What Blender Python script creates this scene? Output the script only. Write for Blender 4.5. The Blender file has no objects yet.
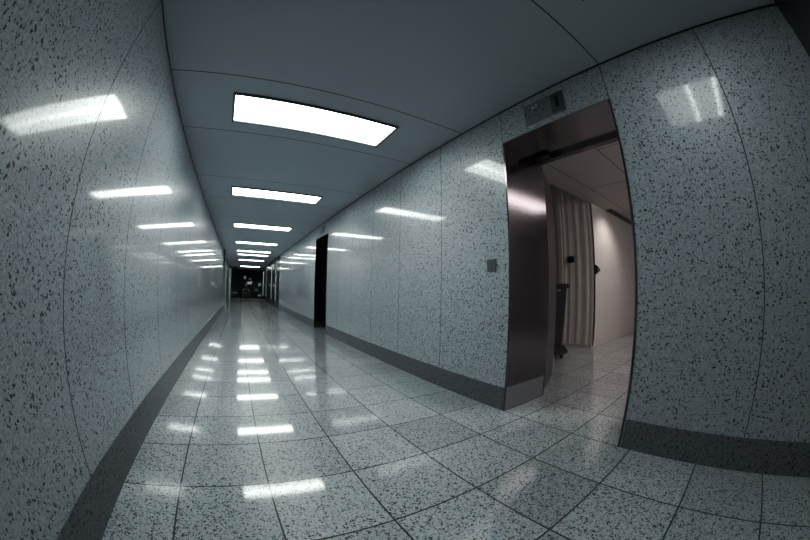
import bpy, bmesh, math, random
from mathutils import Matrix, Vector
random.seed(4)
C = bpy.context.scene.collection
PI = math.pi

# ------------------------------------------------------------------ node helpers
def new_mat(name):
    m = bpy.data.materials.new(name); m.use_nodes = True
    nt = m.node_tree; nt.nodes.clear()
    out = nt.nodes.new('ShaderNodeOutputMaterial'); b = nt.nodes.new('ShaderNodeBsdfPrincipled')
    nt.links.new(b.outputs[0], out.inputs[0])
    return m, nt, b
def setin(b, **kw):
    for k, v in kw.items():
        k = k.replace('_', ' ')
        if k in b.inputs:
            b.inputs[k].default_value = v
def col(c): return (c[0], c[1], c[2], 1.0)
def plain(name, c, rough=.5, metal=0., spec=.5, noise=0.06, nscale=6.):
    m, nt, b = new_mat(name)
    setin(b, Roughness=rough, Metallic=metal, Specular_IOR_Level=spec)
    tc = nt.nodes.new('ShaderNodeTexCoord'); n = nt.nodes.new('ShaderNodeTexNoise')
    n.inputs['Scale'].default_value = nscale; n.inputs['Detail'].default_value = 3
    nt.links.new(tc.outputs['Object'], n.inputs['Vector'])
    r = nt.nodes.new('ShaderNodeValToRGB')
    r.color_ramp.elements[0].color = col([x*(1-noise*2) for x in c]); r.color_ramp.elements[1].color = col([x*(1+noise*2) for x in c])
    nt.links.new(n.outputs['Fac'], r.inputs[0]); nt.links.new(r.outputs[0], b.inputs['Base Color'])
    return m
def math_node(nt, op, a, b=None, clamp=False):
    n = nt.nodes.new('ShaderNodeMath'); n.operation = op; n.use_clamp = clamp
    for i, v in enumerate((a, b)):
        if v is None: continue
        if isinstance(v, (int, float)): n.inputs[i].default_value = v
        else: nt.links.new(v, n.inputs[i])
    return n.outputs[0]
def mix(nt, fac, a, b):
    n = nt.nodes.new('ShaderNodeMix'); n.data_type = 'RGBA'
    ins = [s for s in n.inputs if s.type == 'RGBA']
    f = [s for s in n.inputs if s.type == 'VALUE'][0]
    if isinstance(fac, (int, float)): f.default_value = fac
    else: nt.links.new(fac, f)
    for s, v in zip(ins, (a, b)):
        if isinstance(v, (tuple, list)): s.default_value = col(v)
        else: nt.links.new(v, s)
    return [s for s in n.outputs if s.type == 'RGBA'][0]
def speckle_layer(nt, vec, scale, lo, hi, soft=.05, keep=.75):
    """irregular dark fleck mask: 1 in a fleck"""
    v = nt.nodes.new('ShaderNodeTexVoronoi'); v.inputs['Scale'].default_value = scale
    nt.links.new(vec, v.inputs['Vector'])
    sep = nt.nodes.new('ShaderNodeSeparateColor'); nt.links.new(v.outputs['Color'], sep.inputs[0])
    rad = math_node(nt, 'ADD', math_node(nt, 'MULTIPLY', sep.outputs[0], hi-lo), lo)
    on = math_node(nt, 'LESS_THAN', sep.outputs[1], keep)
    rad = math_node(nt, 'MULTIPLY', rad, on)
    d = math_node(nt, 'SUBTRACT', rad, v.outputs['Distance'])
    return math_node(nt, 'DIVIDE', d, soft, True)
def distorted(nt, amount, nscale):
    tc = nt.nodes.new('ShaderNodeTexCoord')
    n = nt.nodes.new('ShaderNodeTexNoise'); n.inputs['Scale'].default_value = nscale; n.inputs['Detail'].default_value = 2
    nt.links.new(tc.outputs['Object'], n.inputs['Vector'])
    s = nt.nodes.new('ShaderNodeVectorMath'); s.operation = 'SUBTRACT'; nt.links.new(n.outputs['Color'], s.inputs[0]); s.inputs[1].default_value = (.5, .5, .5)
    m = nt.nodes.new('ShaderNodeVectorMath'); m.operation = 'SCALE'; nt.links.new(s.outputs[0], m.inputs[0]); m.inputs['Scale'].default_value = amount
    a = nt.nodes.new('ShaderNodeVectorMath'); a.operation = 'ADD'; nt.links.new(tc.outputs['Object'], a.inputs[0]); nt.links.new(m.outputs[0], a.inputs[1])
    return tc, a.outputs[0]
def speckled(name, base, mid, dark, rough, spec, s1=30., s2=62., coat=0., tile=None, keep1=.72, r1=(.12, .40), r2=(.1, .42), gloss=None, tilt=0.):
    m, nt, b = new_mat(name)
    tc, vec = distorted(nt, .035, 55.)
    a1 = speckle_layer(nt, vec, s1, r1[0], r1[1], .08, keep1)
    a2 = speckle_layer(nt, vec, s2, r2[0], r2[1], .10, .8)
    n = nt.nodes.new('ShaderNodeTexNoise'); n.inputs['Scale'].default_value = 90.; n.inputs['Detail'].default_value = 2
    nt.links.new(tc.outputs['Object'], n.inputs['Vector'])
    c = mix(nt, math_node(nt, 'MULTIPLY', math_node(nt, 'SUBTRACT', n.outputs['Fac'], .35), 2.2, True), tuple(x*.80 for x in base), tuple(x*1.18 for x in base))
    c = mix(nt, math_node(nt, 'MULTIPLY', a2, .8), c, mid)
    c = mix(nt, math_node(nt, 'MULTIPLY', a1, .95), c, dark)
    if tile:
        t, x0, y0, w, jc = tile
        sx = nt.nodes.new('ShaderNodeSeparateXYZ'); nt.links.new(tc.outputs['Object'], sx.inputs[0])
        def line(o, off):
            u = math_node(nt, 'MULTIPLY', math_node(nt, 'SUBTRACT', o, off - 100*t), 1/t)
            fr = math_node(nt, 'FRACT', u)
            d = math_node(nt, 'MINIMUM', fr, math_node(nt, 'SUBTRACT', 1.0, fr))
            return d, u
        dx, ux = line(sx.outputs[0], x0); dy, uy = line(sx.outputs[1], y0)
        # slightly different tone on each tile
        cmb = nt.nodes.new('ShaderNodeCombineXYZ')
        nt.links.new(math_node(nt, 'FLOOR', ux), cmb.inputs[0]); nt.links.new(math_node(nt, 'FLOOR', uy), cmb.inputs[1])
        wn = nt.nodes.new('ShaderNodeTexWhiteNoise'); wn.noise_dimensions = '2D'; nt.links.new(cmb.outputs[0], wn.inputs['Vector'])
        tone = math_node(nt, 'ADD', math_node(nt, 'MULTIPLY', wn.outputs['Value'], .22), .89)
        vm = nt.nodes.new('ShaderNodeVectorMath'); vm.operation = 'SCALE'
        nt.links.new(c, vm.inputs[0]); nt.links.new(tone, vm.inputs['Scale']); c = vm.outputs[0]
        j = math_node(nt, 'LESS_THAN', math_node(nt, 'MINIMUM', dx, dy), w/(2*t))
        c = mix(nt, j, c, jc)
        nt.links.new(math_node(nt, 'ADD', math_node(nt, 'MULTIPLY', j, .4), rough), b.inputs['Roughness'])
    else:
        b.inputs['Roughness'].default_value = rough
    nt.links.new(c, b.inputs['Base Color'])
    if gloss is not None:
        for l in list(b.inputs['Roughness'].links): nt.links.remove(l)
        b.inputs['Roughness'].default_value = gloss
    if tilt:       # shading normal leaned to shift the lamp reflections; the floor itself is level
        g = nt.nodes.new('ShaderNodeNewGeometry'); va = nt.nodes.new('ShaderNodeVectorMath'); va.operation = 'ADD'
        nt.links.new(g.outputs['Normal'], va.inputs[0]); va.inputs[1].default_value = (0, tilt, 0)
        nt.links.new(va.outputs[0], b.inputs['Normal']); nt.links.new(va.outputs[0], b.inputs['Coat Normal'])
    setin(b, Specular_IOR_Level=spec, Coat_Weight=coat, Coat_Roughness=rough*.8, Coat_IOR=1.5)
    return m

M = {}
TILE = .457
M['wall'] = speckled('wall_laminate', (.50, .538, .572), (.17, .188, .206), (.006, .008, .010), .085, .45, s1=58., s2=120., gloss=.36, coat=.75, keep1=.88, r1=(.18, .41), r2=(.2, .47))
M['floor'] = speckled('floor_terrazzo', (.585, .63, .66), (.12, .13, .145), (.010, .012, .015), .07, .5, s1=74., s2=135., gloss=.3, coat=.9, tilt=.03,
                      tile=(TILE, -.851+TILE, .931, .008, (.012, .015, .018)), keep1=.95, r1=(.2, .5), r2=(.22, .56))
M['base'] = speckled('baseboard_terrazzo', (.17, .185, .205), (.05, .057, .066), (.006, .007, .009), .3, .4, s1=70., s2=130., keep1=.95, r1=(.2, .5), r2=(.2, .52))
M['joint'] = plain('joint_dark', (.012, .014, .017), .7)
M['ceil'] = plain('ceiling_paint', (.475, .53, .575), .5, 0, .35, .02, 2.)
M['trim'] = plain('dark_trim', (.010, .012, .016), .5)
M['warm_wall'] = plain('warm_white_paint', (.52, .495, .49), .5, 0, .4, .02, 3.)
M['warm_ceil'] = plain('room_ceiling_paint', (.40, .37, .365), .6, 0, .3, .02, 3.)
M['warm_trim'] = plain('pale_painted_trim', (.5, .47, .45), .4)
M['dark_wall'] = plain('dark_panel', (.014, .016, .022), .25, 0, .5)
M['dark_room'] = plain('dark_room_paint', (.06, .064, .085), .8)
M['black'] = plain('black_plastic', (.008, .008, .010), .6, 0, .3)
M['black_metal'] = plain('black_metal', (.02, .02, .024), .35, .6)
M['grey_plastic'] = plain('grey_plastic', (.12, .14, .155), .4)
M['pale'] = plain('pale_enamel', (.5, .55, .58), .35)
M['pale_post'] = plain('pale_painted_post', (.42, .47, .50), .35)
M['chrome'] = plain('polished_metal', (.7, .7, .7), .16, 1.)
M['rubber'] = plain('rubber', (.015, .015, .016), .7)
M['door_brown'] = plain('dark_brown_laminate', (.035, .028, .028), .35)
M['rim'] = plain('dark_grey_fixture_rim', (.06, .07, .08), .35, .3)
M['sign'] = speckled('sign_plate', (.19, .22, .24), (.05, .06, .07), (.01, .012, .015), .35, .4)
M['tail'] = plain('grey_cover', (.14, .15, .16), .6)

def steel(name, c, rough, aniso_scale=(3., 3., 160.), bump=.05):
    m, nt, b = new_mat(name)
    setin(b, Roughness=rough, Metallic=1.)
    tc = nt.nodes.new('ShaderNodeTexCoord'); mp = nt.nodes.new('ShaderNodeMapping'); mp.inputs['Scale'].default_value = aniso_scale
    n = nt.nodes.new('ShaderNodeTexNoise'); n.inputs['Scale'].default_value = 1.; n.inputs['Detail'].default_value = 4
    nt.links.new(tc.outputs['Object'], mp.inputs[0]); nt.links.new(mp.outputs[0], n.inputs['Vector'])
    r = nt.nodes.new('ShaderNodeValToRGB')
    r.color_ramp.elements[0].color = col([x*.85 for x in c]); r.color_ramp.elements[1].color = col([x*1.12 for x in c])
    nt.links.new(n.outputs['Fac'], r.inputs[0]); nt.links.new(r.outputs[0], b.inputs['Base Color'])
    bp = nt.nodes.new('ShaderNodeBump'); bp.inputs['Strength'].default_value = bump; bp.inputs['Distance'].default_value = .01
    nt.links.new(n.outputs['Fac'], bp.inputs['Height']); nt.links.new(bp.outputs[0], b.inputs['Normal'])
    return m
M['steel'] = steel('brushed_steel', (.155, .14, .155), .14, bump=.02)
M['soffit'] = steel('brushed_steel_soffit', (.28, .245, .26), .2, bump=.02)
M['kick'] = steel('kick_plate_steel', (.33, .355, .40), .45)
M['edge'] = steel('polished_edge_steel', (.55, .56, .58), .2)
M['ribbed'] = plain('ribbed_panel_finish', (.64, .605, .595), .28, 0, .6)

def emit(name, c, strength, stripes=(), sw=.03, gain=1.):
    m = bpy.data.materials.new(name); m.use_nodes = True; nt = m.node_tree; nt.nodes.clear()
    out = nt.nodes.new('ShaderNodeOutputMaterial'); e = nt.nodes.new('ShaderNodeEmission'); nt.links.new(e.outputs[0], out.inputs[0])
    e.inputs['Color'].default_value = col(c); e.inputs['Strength'].default_value = strength
    tc = nt.nodes.new('ShaderNodeTexCoord'); s = nt.nodes.new('ShaderNodeSeparateXYZ'); nt.links.new(tc.outputs['Object'], s.inputs[0])
    tot = None
    for y in stripes:      # fluorescent tubes glowing behind the lens
        d = math_node(nt, 'ABSOLUTE', math_node(nt, 'SUBTRACT', s.outputs[1], y))
        g = math_node(nt, 'SUBTRACT', 1., math_node(nt, 'DIVIDE', d, sw), True)
        tot = g if tot is None else math_node(nt, 'ADD', tot, g)
    if tot is not None:
        st = math_node(nt, 'MULTIPLY', math_node(nt, 'ADD', math_node(nt, 'MULTIPLY', tot, gain), 1.), strength)
        nt.links.new(st, e.inputs['Strength'])
    return m
M['lamp'] = emit('fluorescent_lens', (.925, .99, .945), 8.8, (.0,), .07, 1.0)
M['lamp_near'] = emit('square_fluorescent_lens', (.90, .98, .96), 3.2, (.0, -.262), .036, 4.0)
M['lamp_room'] = emit('warm_fluorescent_lens', (1., .93, .88), 8.)
M['downlamp'] = emit('warm_downlight_lens', (1., .86, .74), 22.)
M['glow'] = emit('small_white_lens', (.85, .95, 1.), .35)

# ------------------------------------------------------------------ mesh helpers
def box(bm, x0, x1, y0, y1, z0, z1, mi=0):
    v = [bm.verts.new(p) for p in ((x0,y0,z0),(x1,y0,z0),(x1,y1,z0),(x0,y1,z0),(x0,y0,z1),(x1,y0,z1),(x1,y1,z1),(x0,y1,z1))]
    fs = []
    for q in ((0,3,2,1),(4,5,6,7),(0,1,5,4),(1,2,6,5),(2,3,7,6),(3,0,4,7)):
        f = bm.faces.new([v[i] for i in q]); f.material_index = mi; fs.append(f)
    return v, fs
def quad(bm, pts, mi=0):
    f = bm.faces.new([bm.verts.new(p) for p in pts]); f.material_index = mi; return f
def tube(bm, a, b, r, r2=None, n=14, mi=0):
    a = Vector(a); b = Vector(b); d = (b-a).normalized(); r2 = r if r2 is None else r2
    u = d.orthogonal().normalized(); w = d.cross(u)
    A = [bm.verts.new(a+(u*math.cos(2*PI*i/n)+w*math.sin(2*PI*i/n))*r) for i in range(n)]
    B = [bm.verts.new(b+(u*math.cos(2*PI*i/n)+w*math.sin(2*PI*i/n))*r2) for i in range(n)]
    for i in range(n):
        f = bm.faces.new((A[i], A[(i+1)%n], B[(i+1)%n], B[i])); f.smooth = True; f.material_index = mi
    bm.faces.new(A[::-1]).material_index = mi; bm.faces.new(B).material_index = mi
def ring(bm, c, axis, R, r, n=28, k=8):
    c = Vector(c); axis = Vector(axis).normalized(); u = axis.orthogonal().normalized(); w = axis.cross(u)
    g = []
    for i in range(n):
        t = 2*PI*i/n; d = u*math.cos(t)+w*math.sin(t)
        g.append([bm.verts.new(c+d*(R+r*math.cos(2*PI*j/k))+axis*(r*math.sin(2*PI*j/k))) for j in range(k)])
    for i in range(n):
        for j in range(k):
            f = bm.faces.new((g[i][j], g[(i+1)%n][j], g[(i+1)%n][(j+1)%k], g[i][(j+1)%k])); f.smooth = True
def loft(bm, rings, cap=True):
    """rings: lists of points of equal length"""
    R = [[bm.verts.new(p) for p in r] for r in rings]; n = len(R[0])
    for a, b in zip(R, R[1:]):
        for i in range(n): bm.faces.new((a[i], a[(i+1)%n], b[(i+1)%n], b[i]))
    if cap: bm.faces.new(R[0][::-1]); bm.faces.new(R[-1])
def rrect(cx, cy, z, sx, sy, r, k=4):
    pts = []
    for qx, qy, a0 in ((1,1,0),(-1,1,90),(-1,-1,180),(1,-1,270)):
        for i in range(k+1):
            a = math.radians(a0+90*i/k)
            pts.append((cx+qx*(sx/2-r)+r*math.cos(a), cy+qy*(sy/2-r)+r*math.sin(a), z))
    return pts
def obj(name, bm, mats, parent=None, bevel=0., normals=True):
    if normals: bmesh.ops.recalc_face_normals(bm, faces=bm.faces[:])
    me = bpy.data.meshes.new(name); bm.to_mesh(me); bm.free()
    if not isinstance(mats, (list, tuple)): mats = [mats]
    for m in mats: me.materials.append(m)
    o = bpy.data.objects.new(name, me); C.objects.link(o)
    if parent is not None: o.parent = parent
    if bevel:
        b = o.modifiers.new('bevel', 'BEVEL'); b.width = bevel; b.segments = 2; b.limit_method = 'ANGLE'
    return o
def tag(o, label, cat, group=None):
    o['label'] = label; o['category'] = cat
    if group: o['group'] = group
    return o
def thing(name, label, cat, loc=(0,0,0), rotz=0., group=None):
    o = bpy.data.objects.new(name, None); C.objects.link(o); o.location = loc; o.rotation_euler = (0,0,rotz)
    o.empty_display_size = .1
    return tag(o, label, cat, group)
def struct(name, bm, mats, parent=None, bevel=0.):
    o = obj(name, bm, mats, parent, bevel)
    if parent is None: o['kind'] = 'structure'
    return o
def struct_empty(name, loc=(0,0,0), rotz=0.):
    o = bpy.data.objects.new(name, None); C.objects.link(o); o.location = loc; o.rotation_euler = (0,0,rotz); o['kind'] = 'structure'
    return o

# ------------------------------------------------------------------ dimensions (metres)
ZC = 2.571            # ceiling height
XR, XRB = 1.894, 2.44 # right wall: corridor face and room face
HEAD = 2.241
D1 = (.557, 1.593)    # near doorway
D2 = (6.62, 7.72)     # second doorway
YB = -4.5             # behind the camera
YE, YF = 26.0, 30.0   # corridor end, end of the dark room
YRD = 15.0            # right wall turns into dark doors
YLD = 14.2            # left wall ends
JW = .006
def LX(z): return -.713-.0517*z
def LY(y, z): return y+.115*(z-1.2)

# floor
bm = bmesh.new(); box(bm, -1.6, 8.6, YB, YF, -.1, 0); struct('floor', bm, M['floor'])

# ceiling with its joints
CJ = [-2.4, .552, 2.125, 3.107, 4.62, 5.75, 7.35, 8.75, 10.6, 12.0, 13.2, 14.7, 16.3, 18.1, 19.6, 21.5, 24.0]
bm = bmesh.new()
ys = [YB] + [v for j in CJ for v in (j-.005, j+.005)] + [YE+.2]
for i in range(len(ys)-1):
    quad(bm, [(-1.3, ys[i], ZC), (XR, ys[i], ZC), (XR, ys[i+1], ZC), (-1.2, ys[i+1], ZC)], 1 if i % 2 else 0)
box(bm, -1.2, XR, YB, YE+.2, ZC+.004, ZC+.1)
struct('ceiling', bm, [M['ceil'], M['joint']])

# left wall: laminate panels
bm = bmesh.new()
LJ = [-2.3, -1.45, -.6, .25-.02, 1.215, 1.96, 2.80, 3.64, 4.48, 5.32, 6.16, 7.0, 7.84, 8.68, 9.52, 10.36, 11.2, 12.04, 12.88]
ys = [YB] + [v for j in LJ for v in (j-.003, j+.003)] + [YLD]
def lp(y, z, edge): return (LX(z), y if edge else LY(y, z), z)
for i in range(len(ys)-1):
    e0, e1 = i == 0, i+1 == len(ys)-1
    quad(bm, [lp(ys[i],0,e0), lp(ys[i+1],0,e1), lp(ys[i+1],ZC,e1), lp(ys[i],ZC,e0)], 1 if i % 2 else 0)
loft(bm, [[(LX(0)-.004, y, 0), (LX(ZC)-.004, y, ZC), (-1.2, y, ZC), (-1.2, y, 0)] for y in (YB, YLD)])
struct('wall_left', bm, [M['wall'], M['joint']])

bm = bmesh.new()
loft(bm, [[(LX(0)+.006, y, 0), (LX(.205)+.006, y, .205), (LX(.205)-.002, y, .205), (LX(0)-.002, y, 0)] for y in (YB, YLD)])
struct('baseboard_left', bm, M['base'])
bm = bmesh.new()
loft(bm, [[(LX(ZC)+.004, y, ZC-.001), (LX(ZC-.016)+.004, y, ZC-.016), (LX(ZC-.016)-.01, y, ZC-.016), (LX(ZC)-.01, y, ZC-.001)] for y in (YB, YLD)])
struct('trim_1', bm, M['trim'])

# right wall with two openings
bm = bmesh.new()
RJ = [-3.3, -2.4, -1.6, -.241, 2.49, 3.36, 4.2, 5.05, 5.85, 8.5, 9.35, 10.2, 11.05, 11.9, 12.75, 13.6, 14.4]
def front(y0, y1, z0, z1):
    js = [j for j in RJ if y0 < j < y1]
    ys = [y0] + [v for j in js for v in (j-JW/2, j+JW/2)] + [y1]
    for i in range(len(ys)-1):
        quad(bm, [(XR, ys[i], z0), (XR, ys[i], z1), (XR, ys[i+1], z1), (XR, ys[i+1], z0)], 1 if i % 2 else 0)
    v, fs = box(bm, XR+.003, XRB, y0, y1, z0, z1, 2)
front(YB, D1[0]-.003, 0, ZC); front(D1[1]+.003, D2[0], 0, ZC); front(D2[1], YRD, 0, ZC)
front(D1[0]+.003, D1[1]-.003, HEAD+.012, ZC); front(D2[0], D2[1], HEAD+.012, ZC)
for y in D1: box(bm, XR+.001, XRB, y-.003, y+.003, HEAD+.012, ZC, 1)
struct('wall_right', bm, [M['wall'], M['joint'], M['warm_wall']])
bm = bmesh.new()
for y0, y1 in ((YB, D1[0]-.012), (D1[1]+.012, D2[0]-.02), (D2[1]+.02, YRD)):
    box(bm, XR-.006, XR+.003, y0, y1, 0, .196)
struct('baseboard_right', bm, M['base'])
bm = bmesh.new(); box(bm, XR-.004, XR+.006, YB, YRD, ZC-.016, ZC-.001); struct('trim_2', bm, M['trim'])

# steel doorways in the right wall
def doorway(name, y0, y1, kick):
    r = struct_empty(name, (XR, (y0+y1)/2, 0))
    h = (y1-y0)/2; D = XRB-XR
    for s in (1, -1):
        a = s*h
        bm = bmesh.new(); box(bm, -.004, D+.02, min(a, a-s*.012), max(a, a-s*.012), 0, HEAD); obj('jamb', bm, M['steel'], r)
        bm = bmesh.new(); box(bm, .004, D-.004, min(a-s*.012, a-s*.015), max(a-s*.012, a-s*.015), .006, .205); obj('kick_plate', bm, kick, r)
        bm = bmesh.new(); box(bm, -.005, .002, min(a+s*.002, a-s*.006), max(a+s*.002, a-s*.006), 0, HEAD+.004); obj('edge_trim', bm, M['steel'], r)
    bm = bmesh.new(); box(bm, -.004, D+.02, -h+.012, h-.012, HEAD, HEAD+.014); obj('head_panel', bm, M['soffit'], r)
    bm = bmesh.new(); box(bm, -.006, .002, -h-.002, h+.002, HEAD, HEAD+.012); obj('head_trim', bm, M['edge'], r)
    bm = bmesh.new(); box(bm, D-.05, D+.02, -h+.012, h-.012, HEAD-.035, HEAD); obj('head_stop', bm, M['steel'], r)
    return r
d1 = doorway('door_1', D1[0], D1[1], M['kick'])
d2 = doorway('door_2', D2[0], D2[1], M['steel'])
# closer bracket tucked in the far upper corner of the near doorway
bm = bmesh.new(); box(bm, XRB-XR-.14, XRB-XR-.055, .33, .5, HEAD-.032, HEAD-.001); obj('closer_bracket', bm, M['black_metal'], d1, .006)
# closed dark leaf at the back of the second doorway
bm = bmesh.new(); box(bm, XRB-XR-.045, XRB-XR, -.535, .535, .008, HEAD-.036); lf = obj('leaf', bm, M['door_brown'], d2)
bm = bmesh.new(); tube(bm, (XRB-XR-.11, -.43, 1.0), (XRB-XR-.11, -.31, 1.0), .011); tube(bm, (XRB-XR-.11, -.43, 1.0), (XRB-XR-.045, -.43, 1.0), .011); obj('door_handle', bm, M['chrome'], lf)

# open dark leaf swung into the side room
ang = math.atan2(.335, .70)
d3 = struct_empty('door_3', (2.50, 1.615, 0), ang)
bm = bmesh.new(); box(bm, 0, .76, 0, .042, .012, 2.2); lf = obj('leaf', bm, M['door_brown'], d3, .003)
bm = bmesh.new(); box(bm, .715, .765, -.004, .046, .014, .24); obj('edge_guard', bm, M['pale_post'], d3, .002)
for z in (.25, 1.15, 2.03):
    bm = bmesh.new(); tube(bm, (-.004, .004, z-.05), (-.004, .004, z+.05), .011); obj('hinge', bm, M['chrome'], d3)
bm = bmesh.new(); tube(bm, (.69, -.055, 1.0), (.57, -.055, 1.0), .010); tube(bm, (.69, -.055, 1.0), (.69, .0, 1.0), .010); obj('door_handle', bm, M['chrome'], d3)

# ------------------------------------------------------------------ dark bulkhead behind the camera and the closing wall
bm = bmesh.new(); box(bm, -1.0, XR-.002, -1.12, -.955, 1.95, ZC-.001); struct('trim_3', bm, M['dark_wall'])
bm = bmesh.new(); box(bm, -1.2, XRB, YB-.15, YB, 0, ZC+.1); struct('wall_back', bm, M['dark_wall'])

# ------------------------------------------------------------------ side room
WY, PX = 2.338, 5.168
bm = bmesh.new(); box(bm, PX, 8.5, WY, WY+.12, 0, ZC); struct('wall_room_left', bm, M['warm_wall'])
bm = bmesh.new(); box(bm, PX+.02, 8.5, WY-.012, WY, 0, .10); struct('baseboard_room', bm, M['warm_trim'], None, .003)
bm = bmesh.new(); box(bm, 8.5, 8.6, -2.6, WY+.12, 0, ZC); struct('wall_room_end', bm, M['warm_wall'])
bm = bmesh.new(); box(bm, XRB, 8.6, -2.7, -2.6, 0, ZC); struct('wall_room_right', bm, M['warm_wall'])
ZA = 3.10
bm = bmesh.new(); box(bm, XRB, PX+.2, WY, 4.3, ZA, ZA+.1); box(bm, XRB, PX, WY, WY+.05, ZC+.012, ZA); struct('ceiling_alcove', bm, M['warm_ceil'])
bm = bmesh.new(); box(bm, XRB, PX+.2, 4.2, 4.3, 0, ZA); box(bm, XRB-.05, XRB, WY, 4.3, ZC-.1, ZA); box(bm, PX+.02, PX+.2, 3.06, 4.2, 0, ZA); struct('wall_room_far', bm, M['warm_wall'])
bm = bmesh.new()
quad(bm, [(XRB,-2.6,ZC),(8.6,-2.6,ZC),(8.6,WY,ZC),(XRB,WY,ZC)])
for y in (-.95, -.2, .55, 1.265, 1.985): box(bm, XRB, 8.5, y-.005, y+.005, ZC-.001, ZC+.01, 1)
for x, y0, y1 in ((4.48, 1.265, 1.985), (3.25, .55, 1.265), (5.7, .55, 1.265), (4.48, -.2, .55)): box(bm, x-.005, x+.005, y0, y1, ZC-.001, ZC+.01, 1)
box(bm, XRB, 8.6, -2.7, WY, ZC+.012, ZC+.1)
struct('ceiling_room', bm, [M['warm_ceil'], M['joint']])
# ribbed panel
bm = bmesh.new()
N = 84; y0, y1 = WY, 2.985
rows = []
for i in range(N+1):
    t = i/N; y = y0+(y1-y0)*t
    x = PX-.006-min(1, t*5)*(.006*math.sin(PI*t*9+.9*math.sin(t*7))+.0015*math.sin(t*41))
    rows.append((bm.verts.new((x, y, .03)), bm.verts.new((x, y, ZA-.002))))
for a, b in zip(rows, rows[1:]):
    f = bm.faces.new((a[0], b[0], b[1], a[1])); f.smooth = True
box(bm, PX, PX+.06, y0, y1, .03, ZA-.002)
pp = struct('wall_room_ribbed', bm, M['ribbed'])
bm = bmesh.new(); box(bm, PX-.03, PX, y0, y1, 0, .045); struct('baseboard_ribbed', bm, M['warm_trim'])
bm = bmesh.new(); box(bm, PX-.035, PX+.06, 2.985, 3.06, 0, ZA-.002); struct('trim_4', bm, M['warm_trim'], None, .004)

# small plates on those walls
t = thing('outlet_box', 'small black square box mounted on the pale ribbed panel in the side room', 'wall box', (PX-.021, 2.80, 1.57))
bm = bmesh.new(); box(bm, -.022, 0, -.07, .07, -.06, .06); obj('housing', bm, M['black'], t, .004)
bm = bmesh.new(); box(bm, -.025, -.022, -.045, .045, -.035, .035); obj('cover', bm, M['black_metal'], t)
t = thing('wall_holder', 'small dark wedge shaped holder on the white wall of the side room', 'wall holder', (5.30, WY, 1.37))
bm = bmesh.new(); loft(bm, [[(-.07,-.0,.085),(-.07,-.0,-.085),(-.07,-.045,-.06),(-.07,-.045,.06)], [(.09,0,.02),(.09,0,-.03),(.09,-.03,-.02),(.09,-.03,.015)]]); obj('housing', bm, M['black'], t)
bm = bmesh.new(); box(bm, -.05, -.02, -.05, -.043, -.03, .03); obj('button', bm, M['grey_plastic'], t)
# slot vent along the ceiling above the white wall
t = thing('ceiling_vent', 'dark narrow slot vent in the side room ceiling along the white wall', 'vent', (6.7, 2.24, ZC))
bm = bmesh.new(); box(bm, -.80, .80, -.06, .06, -.010, -.002); obj('backing', bm, M['trim'], t)
for y in (-.06, -.02, .02, .06):
    bm = bmesh.new(); box(bm, -.80, .80, y-.005, y+.005, -.018, -.010); obj('slat', bm, M['rim'], t)
# downlight
t = thing('downlight', 'small round warm downlight in the side room ceiling', 'ceiling light', (3.72, .98, ZC))
bm = bmesh.new(); ring(bm, (0,0,-.004), (0,0,1), .075, .008); obj('frame', bm, M['chrome'], t)
bm = bmesh.new(); tube(bm, (0,0,-.006), (0,0,-.002), .07, n=24); obj('lens', bm, M['downlamp'], t)

# black waste bin on wheels
t = thing('waste_bin', 'tall black wheeled waste bin standing in the side room before the ribbed panel', 'bin', (3.86, 2.60, 0), 0.0)
bm = bmesh.new(); loft(bm, [rrect(0,0,.16,.46,.50,.05), rrect(0,0,.5,.49,.54,.05), rrect(0,0,1.04,.54,.58,.05)]); bd = obj('body', bm, M['black'], t)
bm = bmesh.new(); loft(bm, [rrect(0,0,1.04,.60,.64,.05), rrect(0,0,1.075,.62,.66,.05), rrect(0,0,1.10,.58,.62,.05)]); ld = obj('lid', bm, M['black'], t)
bm = bmesh.new(); box(bm, -.312, -.296, -.20, .32, 1.074, 1.098); obj('rim_strip', bm, M['pale'], ld)
bm = bmesh.new(); loft(bm, [rrect(0,0,.075,.60,.64,.05), rrect(0,0,.11,.62,.66,.05), rrect(0,0,.20,.52,.56,.05)]); obj('base', bm, M['black_metal'], t)
bm = bmesh.new(); tube(bm, (-.29,-.30,.96), (-.30,-.26,.80), .012); tube(bm, (-.30,-.26,.80), (-.29,-.30,.70), .010); obj('strap', bm, M['grey_plastic'], t)
bm = bmesh.new(); box(bm, -.40, -.30, -.12, .12, .04, .065); obj('pedal', bm, M['grey_plastic'], t, .005)
for sx in (-1, 1):
    for sy in (-1, 1):
        bm = bmesh.new(); tube(bm, (sx*.22, sy*.25-.014, .038), (sx*.22, sy*.25+.014, .038), .038, n=18); w = obj('wheel', bm, M['rubber'], t)
        bm = bmesh.new(); box(bm, sx*.22-.012, sx*.22+.012, sy*.25-.020, sy*.25+.020, .05, .08); obj('caster_fork', bm, M['chrome'], w)

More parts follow.
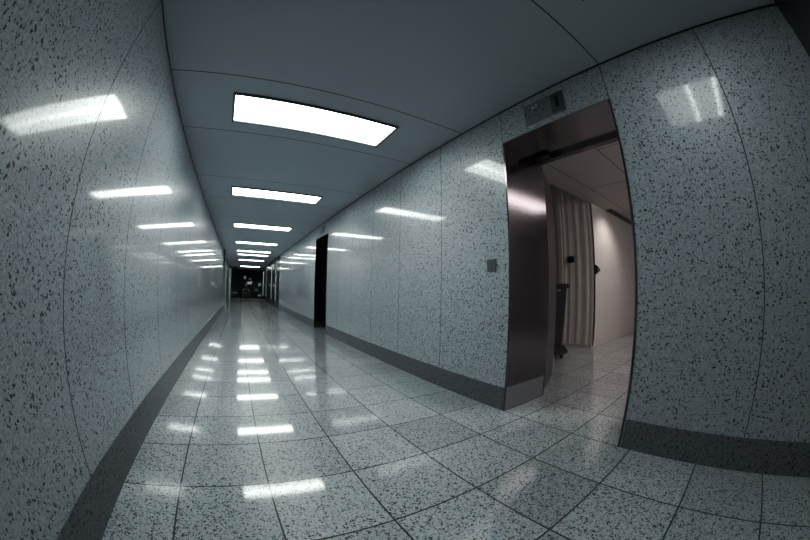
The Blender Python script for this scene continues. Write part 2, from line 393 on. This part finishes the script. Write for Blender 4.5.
# ------------------------------------------------------------------ ceiling lights
def ceiling_light(x0, x1, y0, y1, label, mat, group):
    cx, cy = (x0+x1)/2, (y0+y1)/2; hx, hy = (x1-x0)/2, (y1-y0)/2
    t = thing('ceiling_light', label, 'ceiling light', (cx, cy, ZC), 0, group)
    bm = bmesh.new(); w = .02
    for a, b, c, d in ((-hx-w, hx+w, -hy-w, -hy), (-hx-w, hx+w, hy, hy+w), (-hx-w, -hx, -hy, hy), (hx, hx+w, -hy, hy)):
        box(bm, a, b, c, d, -.020, -.001)
    obj('frame', bm, M['rim'], t)
    bm = bmesh.new(); box(bm, -hx, hx, -hy, hy, -.006, -.001); obj('diffuser', bm, mat, t)
    return t
LL = [(2.62, .47, 'nearest long fluorescent ceiling panel, largest in the corridor'),
      (5.28, .46, 'second long fluorescent ceiling panel from the camera'),
      (8.32, .50, 'third long ceiling light down the corridor, just beyond the second doorway'),
      (11.55, .5, 'fourth long ceiling light down the corridor'),
      (14.3, .5, 'fifth ceiling light down the corridor, front one of the close pair'),
      (15.9, .5, 'sixth ceiling light down the corridor, rear one of the close pair'),
      (19.1, .6, 'seventh ceiling light, last but one before the dark corridor end'),
      (25.1, .9, 'farthest ceiling light, right before the dark corridor end')]
for i, (y, d, lab) in enumerate(LL):
    sx = (0, 0, 0, .02, .05, .08, .11, .22)[i]
    ceiling_light(-.27+sx, 1.275+sx, y-d/2, y+d/2, lab, M['lamp'], 'long ceiling lights along the corridor')
ceiling_light(.56, 1.28, -.325, .295, 'square two tube ceiling light above the camera, mirrored on the right wall', M['lamp_near'], None)

# ------------------------------------------------------------------ things on the right wall
t = thing('wall_switch', 'small grey switch plate on the speckled wall left of the near doorway', 'switch', (XR, 1.785, 1.2))
bm = bmesh.new(); box(bm, -.008, 0, -.05, .05, -.052, .052); obj('plate', bm, M['grey_plastic'], t, .002)
bm = bmesh.new(); box(bm, -.011, -.008, -.016, .016, -.03, .03); obj('rocker', bm, M['grey_plastic'], t)
def sign(loc, s, label, dot):
    t = thing('wall_sign', label, 'sign', loc, 0, None)
    bm = bmesh.new(); box(bm, -.010, 0, -.20*s, .20*s, -.095*s, .095*s); p = obj('plate', bm, M['sign'], t, .002)
    bm = bmesh.new(); box(bm, -.013, -.0095, -.195*s, -.075*s, -.085*s, .085*s); obj('side_panel', bm, M['rim'], t)
    bm = bmesh.new(); box(bm, -.015, -.013, -.150*s, -.120*s, -.045*s, .055*s); obj('emblem', bm, M['dark_wall'], t)
    bm = bmesh.new(); tube(bm, (-.0135, .10*s, .045*s), (-.010, .10*s, .045*s), .014*s); tube(bm, (-.0135, .065*s, .055*s), (-.010, .065*s, .055*s), .009*s); tube(bm, (-.0125, .073*s, .03*s), (-.0125, .062*s, .06*s), .004*s); obj('emblem', bm, M['pale'], t)
    return t
sign((XR, 1.115, 2.395), 1.0, 'dark rectangular sign plate over the near steel doorway', True)
sign((XR, 7.17, 2.40), 1.0, 'dark sign plate over the second doorway down the corridor', True)

# ------------------------------------------------------------------ far part of the corridor
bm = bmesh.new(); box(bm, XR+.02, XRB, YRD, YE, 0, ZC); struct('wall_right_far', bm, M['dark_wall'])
bm = bmesh.new(); box(bm, XR+.0, XRB, YRD-.001, YRD+.05, 0, ZC); struct('trim_5', bm, M['trim'])
for n, (y, w) in enumerate(((16.65, .2), (18.85, .35), (22.6, .7), (25.6, .8))):
    bm = bmesh.new(); box(bm, XR-.012, XR+.03, y-w/2, y+w/2, .3, 2.25); struct('trim_%d' % (6+n), bm, M['pale_post'], None, .004)
for n, (ya, yb) in enumerate(((16.76, 18.66), (19.04, 22.2), (22.96, 25.18))):
    r = struct_empty('door_%d' % (4+n), (XR+.02, (ya+yb)/2, 0)); h = (yb-ya)/2
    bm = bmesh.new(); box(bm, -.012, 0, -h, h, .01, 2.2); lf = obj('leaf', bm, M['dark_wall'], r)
    bm = bmesh.new(); box(bm, -.014, -.011, -h*.8, h*.8, .02, .25); obj('kick_plate', bm, M['black_metal'], r)
    bm = bmesh.new(); tube(bm, (-.05, -h*.8, .9), (-.05, -h*.8, 1.15), .012); obj('door_handle', bm, M['chrome'], r)
bm = bmesh.new(); box(bm, -1.3, -.95, YLD, YE, 0, ZC); struct('wall_left_far', bm, M['wall'])
bm = bmesh.new(); box(bm, -.98, -.76, YLD-.001, YLD+.06, 0, ZC); struct('trim_10', bm, M['trim'])
bm = bmesh.new(); box(bm, -.98, -.81, YE-.25, YE, 0, 2.4); struct('trim_11', bm, M['pale_post'], None, .005)
for n, y in enumerate((17.0, 20.0)):
    bm = bmesh.new(); box(bm, -.96, -.925, y-.2, y+.2, 0, 2.3); struct('trim_%d' % (12+n), bm, M['pale_post'], None, .005)
bm = bmesh.new(); box(bm, -.96, -.935, 20.5, 25.4, .01, 2.2); r = struct_empty('door_7'); obj('leaf', bm, M['grey_plastic'], r)
t = thing('wall_telephone', 'small black telephone on the left wall near the corridor end', 'telephone', (-.81, 25.87, 1.62))
bm = bmesh.new(); box(bm, 0, .05, -.09, .09, -.16, .16); obj('housing', bm, M['black'], t, .01)
bm = bmesh.new(); tube(bm, (.075, -.05, -.14), (.075, -.05, .14), .025); obj('handset', bm, M['black'], t)

# emergency light with two heads
t = thing('emergency_wall_lamp', 'pale two headed emergency light high on the right wall by the far dark doors', 'emergency light', (XR+.02, 17.2, 2.08))
bm = bmesh.new(); box(bm, -.10, 0, -.16, .16, -.06, .14); obj('housing', bm, M['pale'], t, .01)
for y in (-.24, .42):
    bm = bmesh.new(); tube(bm, (-.06, y+.07, .12), (-.14, y-.05, .10),  .035, .07); h = obj('lamp_head', bm, M['pale'], t)
    bm = bmesh.new(); tube(bm, (-.14, y-.05, .10), (-.1433, y-.055, .099), .075); obj('lens', bm, M['glow'], h)

# dark room past the end of the corridor
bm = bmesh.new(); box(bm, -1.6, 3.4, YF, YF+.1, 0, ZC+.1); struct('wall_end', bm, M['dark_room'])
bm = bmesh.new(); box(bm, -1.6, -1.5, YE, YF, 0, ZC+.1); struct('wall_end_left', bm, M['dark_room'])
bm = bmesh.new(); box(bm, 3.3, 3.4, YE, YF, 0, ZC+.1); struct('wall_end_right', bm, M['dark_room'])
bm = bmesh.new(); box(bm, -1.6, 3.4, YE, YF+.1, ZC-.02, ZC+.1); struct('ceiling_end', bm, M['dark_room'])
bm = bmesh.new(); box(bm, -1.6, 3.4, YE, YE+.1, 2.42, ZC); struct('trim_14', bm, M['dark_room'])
bm = bmesh.new(); box(bm, .98, 1.12, YF-.05, YF, 1.2, 2.3); struct('trim_15', bm, M['tail'])

# tall dark powered cart facing the camera
t = thing('equipment_cart', 'tall dark powered cart with one front wheel and pale top fittings at the corridor end', 'cart', (.52, 26.9, 0))
bm = bmesh.new(); tube(bm, (-.07,0,.31), (.07,0,.31), .31, n=30); wh = obj('wheel', bm, M['rubber'], t)
bm = bmesh.new(); tube(bm, (-.078,0,.31), (.078,0,.31), .17, n=24); obj('hub', bm, M['tail'], wh)
bm = bmesh.new(); ring(bm, (0,-.02,.31), (1,0,0), .24, .012); obj('wheel_rim', bm, M['tail'], wh)
bm = bmesh.new(); loft(bm, [rrect(0,.75,.16,.95,1.1,.12), rrect(0,.75,.62,1.0,1.15,.15), rrect(0,.80,.92,.72,.9,.15)]); obj('body', bm, M['black_metal'], t)
bm = bmesh.new(); loft(bm, [rrect(0,.02,.64,.26,.5,.08), rrect(0,.05,.74,.30,.55,.08)]); obj('mudguard', bm, M['black'], t)
bm = bmesh.new(); tube(bm, (-.11,.03,.31), (-.11,.22,1.30), .025); tube(bm, (.11,.03,.31), (.11,.22,1.30), .025); obj('fork', bm, M['black_metal'], t)
bm = bmesh.new(); tube(bm, (-.42,.25,1.38), (.42,.25,1.38), .022); tube(bm, (-.42,.25,1.38), (-.46,.36,1.36), .026); tube(bm, (.42,.25,1.38), (.46,.36,1.36), .026); obj('handlebar', bm, M['black_metal'], t)
bm = bmesh.new(); tube(bm, (0,.12,1.16), (0,.26,1.18), .13, .10, n=20); lh = obj('headlamp', bm, M['tail'], t)
bm = bmesh.new(); loft(bm, [rrect(.30,.30,1.20,.34,.3,.06), rrect(.30,.30,1.42,.52,.34,.06)]); obj('tray', bm, M['pale'], t)
bm = bmesh.new(); loft(bm, [rrect(.30,.34,1.56,.18,.2,.05), rrect(.30,.34,1.70,.28,.24,.05)]); obj('upper_tray', bm, M['tail'], t)
bm = bmesh.new(); tube(bm, (.30,.34,1.40), (.30,.34,1.58), .03); obj('post', bm, M['black_metal'], t)
bm = bmesh.new(); tube(bm, (-.14,.62,.9), (-.14,.62,1.66), .05); obj('rear_post', bm, M['black_metal'], t)
bm = bmesh.new(); loft(bm, [rrect(-.14,.60,1.62,.12,.14,.04), rrect(-.14,.60,1.76,.26,.22,.06), rrect(-.14,.60,1.92,.16,.16,.05)]); obj('beacon', bm, M['pale_post'], t)
bm = bmesh.new(); loft(bm, [rrect(0,.95,.92,.5,.5,.08), rrect(0,.95,1.02,.52,.52,.08)]); obj('seat', bm, M['black'], t)
bm = bmesh.new(); loft(bm, [rrect(0,1.2,1.0,.5,.12,.05), rrect(0,1.25,1.5,.44,.10,.04)]); obj('backrest', bm, M['black'], t)
for sx in (-.43, .43):
    bm = bmesh.new(); tube(bm, (sx-.06,1.0,.24), (sx+.06,1.0,.24), .24, n=24); obj('wheel', bm, M['rubber'], t)
# shelf trolley to its right
t = thing('shelf_trolley', 'dark wire trolley with pale boxes on it, right of the powered cart', 'trolley', (1.52, 27.1, 0))
for sx in (-.30, .30):
    for sy in (-.22, .22):
        bm = bmesh.new(); tube(bm, (sx,sy,.10), (sx,sy,1.42), .016); po = obj('post', bm, M['black_metal'], t)
        bm = bmesh.new(); tube(bm, (sx-.014,sy,.055), (sx+.014,sy,.055), .055, n=16); obj('wheel', bm, M['rubber'], t)
for z in (.18, .62, 1.05, 1.40):
    bm = bmesh.new(); box(bm, -.32, .32, -.24, .24, z, z+.025); obj('shelf', bm, M['black_metal'], t)
for x, z, w, h, lab in ((.18, .205, .24, .16, 'pale box on the lowest shelf of the far trolley'), (-.12, .645, .26, .2, 'grey box on the second shelf of the far trolley'), (.17, 1.075, .22, .26, 'tall pale box on the third shelf of the far trolley')):
    bm = bmesh.new(); box(bm, -w/2, w/2, -.12, .12, .001, h*.92); b = thing('storage_box', lab, 'box', (1.52+x, 27.1, z), 0, 'boxes on the far trolley'); obj('carton', bm, M['tail'] if 'grey' in lab else M['pale_post'], b, .006)
    bm = bmesh.new(); box(bm, -w/2-.006, w/2+.006, -.126, .126, h*.92, h); obj('lid', bm, M['tail'] if 'grey' in lab else M['pale_post'], b)
# low bench at the left
t = thing('bench_seat', 'low dark bench against the left side of the dark corridor end', 'bench', (-.55, 27.3, 0))
bm = bmesh.new(); loft(bm, [rrect(0,0,.40,.62,1.3,.06), rrect(0,0,.50,.64,1.32,.06)]); obj('seat', bm, M['tail'], t)
bm = bmesh.new(); loft(bm, [rrect(-.28,0,.50,.10,1.3,.03), rrect(-.34,0,1.0,.07,1.3,.03)]); obj('backrest', bm, M['black_metal'], t)
for sx in (-.24, .24):
    for sy in (-.56, .56):
        bm = bmesh.new(); tube(bm, (sx,sy,0), (sx,sy,.40), .022); obj('leg', bm, M['black_metal'], t)

# ------------------------------------------------------------------ lamps of the side room and an added fill
def lamp(name, kind, loc, energy, c, rot=(0,0,0), **kw):
    d = bpy.data.lights.new(name, kind); d.energy = energy; d.color = c
    for k, v in kw.items(): setattr(d, k, v)
    o = bpy.data.objects.new(name, d); C.objects.link(o); o.location = loc; o.rotation_euler = rot; return o
ceiling_light(3.55, 5.1, -.34, .10, 'warm ceiling light of the side room, mirrored in the steel jamb', M['lamp_room'], None)
lamp('side_room_wall_light', 'SPOT', (5.75, 1.72, ZC-.06), 34, (1., .90, .82), (math.radians(28), 0, 0), spot_size=math.radians(110), spot_blend=.9, shadow_soft_size=.08)

lamp('side_room_fill', 'POINT', (4.1, -1.3, 2.2), 72, (1., .93, .885), (0,0,0), shadow_soft_size=.25)  # unseen point light added to brighten the room, no fixture behind it

w = bpy.data.worlds.new('world'); bpy.context.scene.world = w; w.use_nodes = True
w.node_tree.nodes['Background'].inputs[0].default_value = (.02, .025, .03, 1); w.node_tree.nodes['Background'].inputs[1].default_value = .2

# ------------------------------------------------------------------ fisheye camera
cam = bpy.data.cameras.new('camera'); co = bpy.data.objects.new('camera', cam); C.objects.link(co)
yaw, pitch, roll, f = .5323, .0697, -.0176, 308.54
cr, sr = math.cos(roll), math.sin(roll); R = Matrix(((cr,0,sr),(0,1,0),(-sr,0,cr)))
ca, sa = math.cos(pitch), math.sin(pitch); P = Matrix(((1,0,0),(0,ca,-sa),(0,sa,ca)))
cy, sy = math.cos(yaw), math.sin(yaw); Y = Matrix(((cy,sy,0),(-sy,cy,0),(0,0,1)))
B = Matrix(((1,0,0),(0,0,-1),(0,1,0)))       # camera axes (x right, y up, -z forward) to (x right, y forward, z up)
co.matrix_world = Matrix.Translation((0,0,.975)) @ (Y @ P @ R @ B).to_4x4()
cam.type = 'PANO'; cam.sensor_width = 36.; cam.sensor_height = 24.; cam.sensor_fit = 'HORIZONTAL'
cam.clip_start = .02; cam.clip_end = 200
k = 810/36/f                                  # equidistant lens: radians per millimetre
tgt = cam if hasattr(cam, 'panorama_type') else cam.cycles
tgt.panorama_type = 'FISHEYE_LENS_POLYNOMIAL'
tgt.fisheye_fov = math.radians(220)
tgt.fisheye_polynomial_k0 = 0.; tgt.fisheye_polynomial_k1 = -k
tgt.fisheye_polynomial_k2 = 0.; tgt.fisheye_polynomial_k3 = 0.; tgt.fisheye_polynomial_k4 = 0.
bpy.context.scene.camera = co
vs = bpy.context.scene.view_settings
vs.view_transform = 'Standard'; vs.look = 'None'; vs.exposure = 0.; vs.gamma = 1.
vs.use_curve_mapping = True                  # contrasty print
cm = vs.curve_mapping; cc = cm.curves[3]
for x, y in ((.02, .015), (.05, .036), (.10, .082), (.20, .215), (.45, .50)): cc.points.new(x, y)
cm.update()
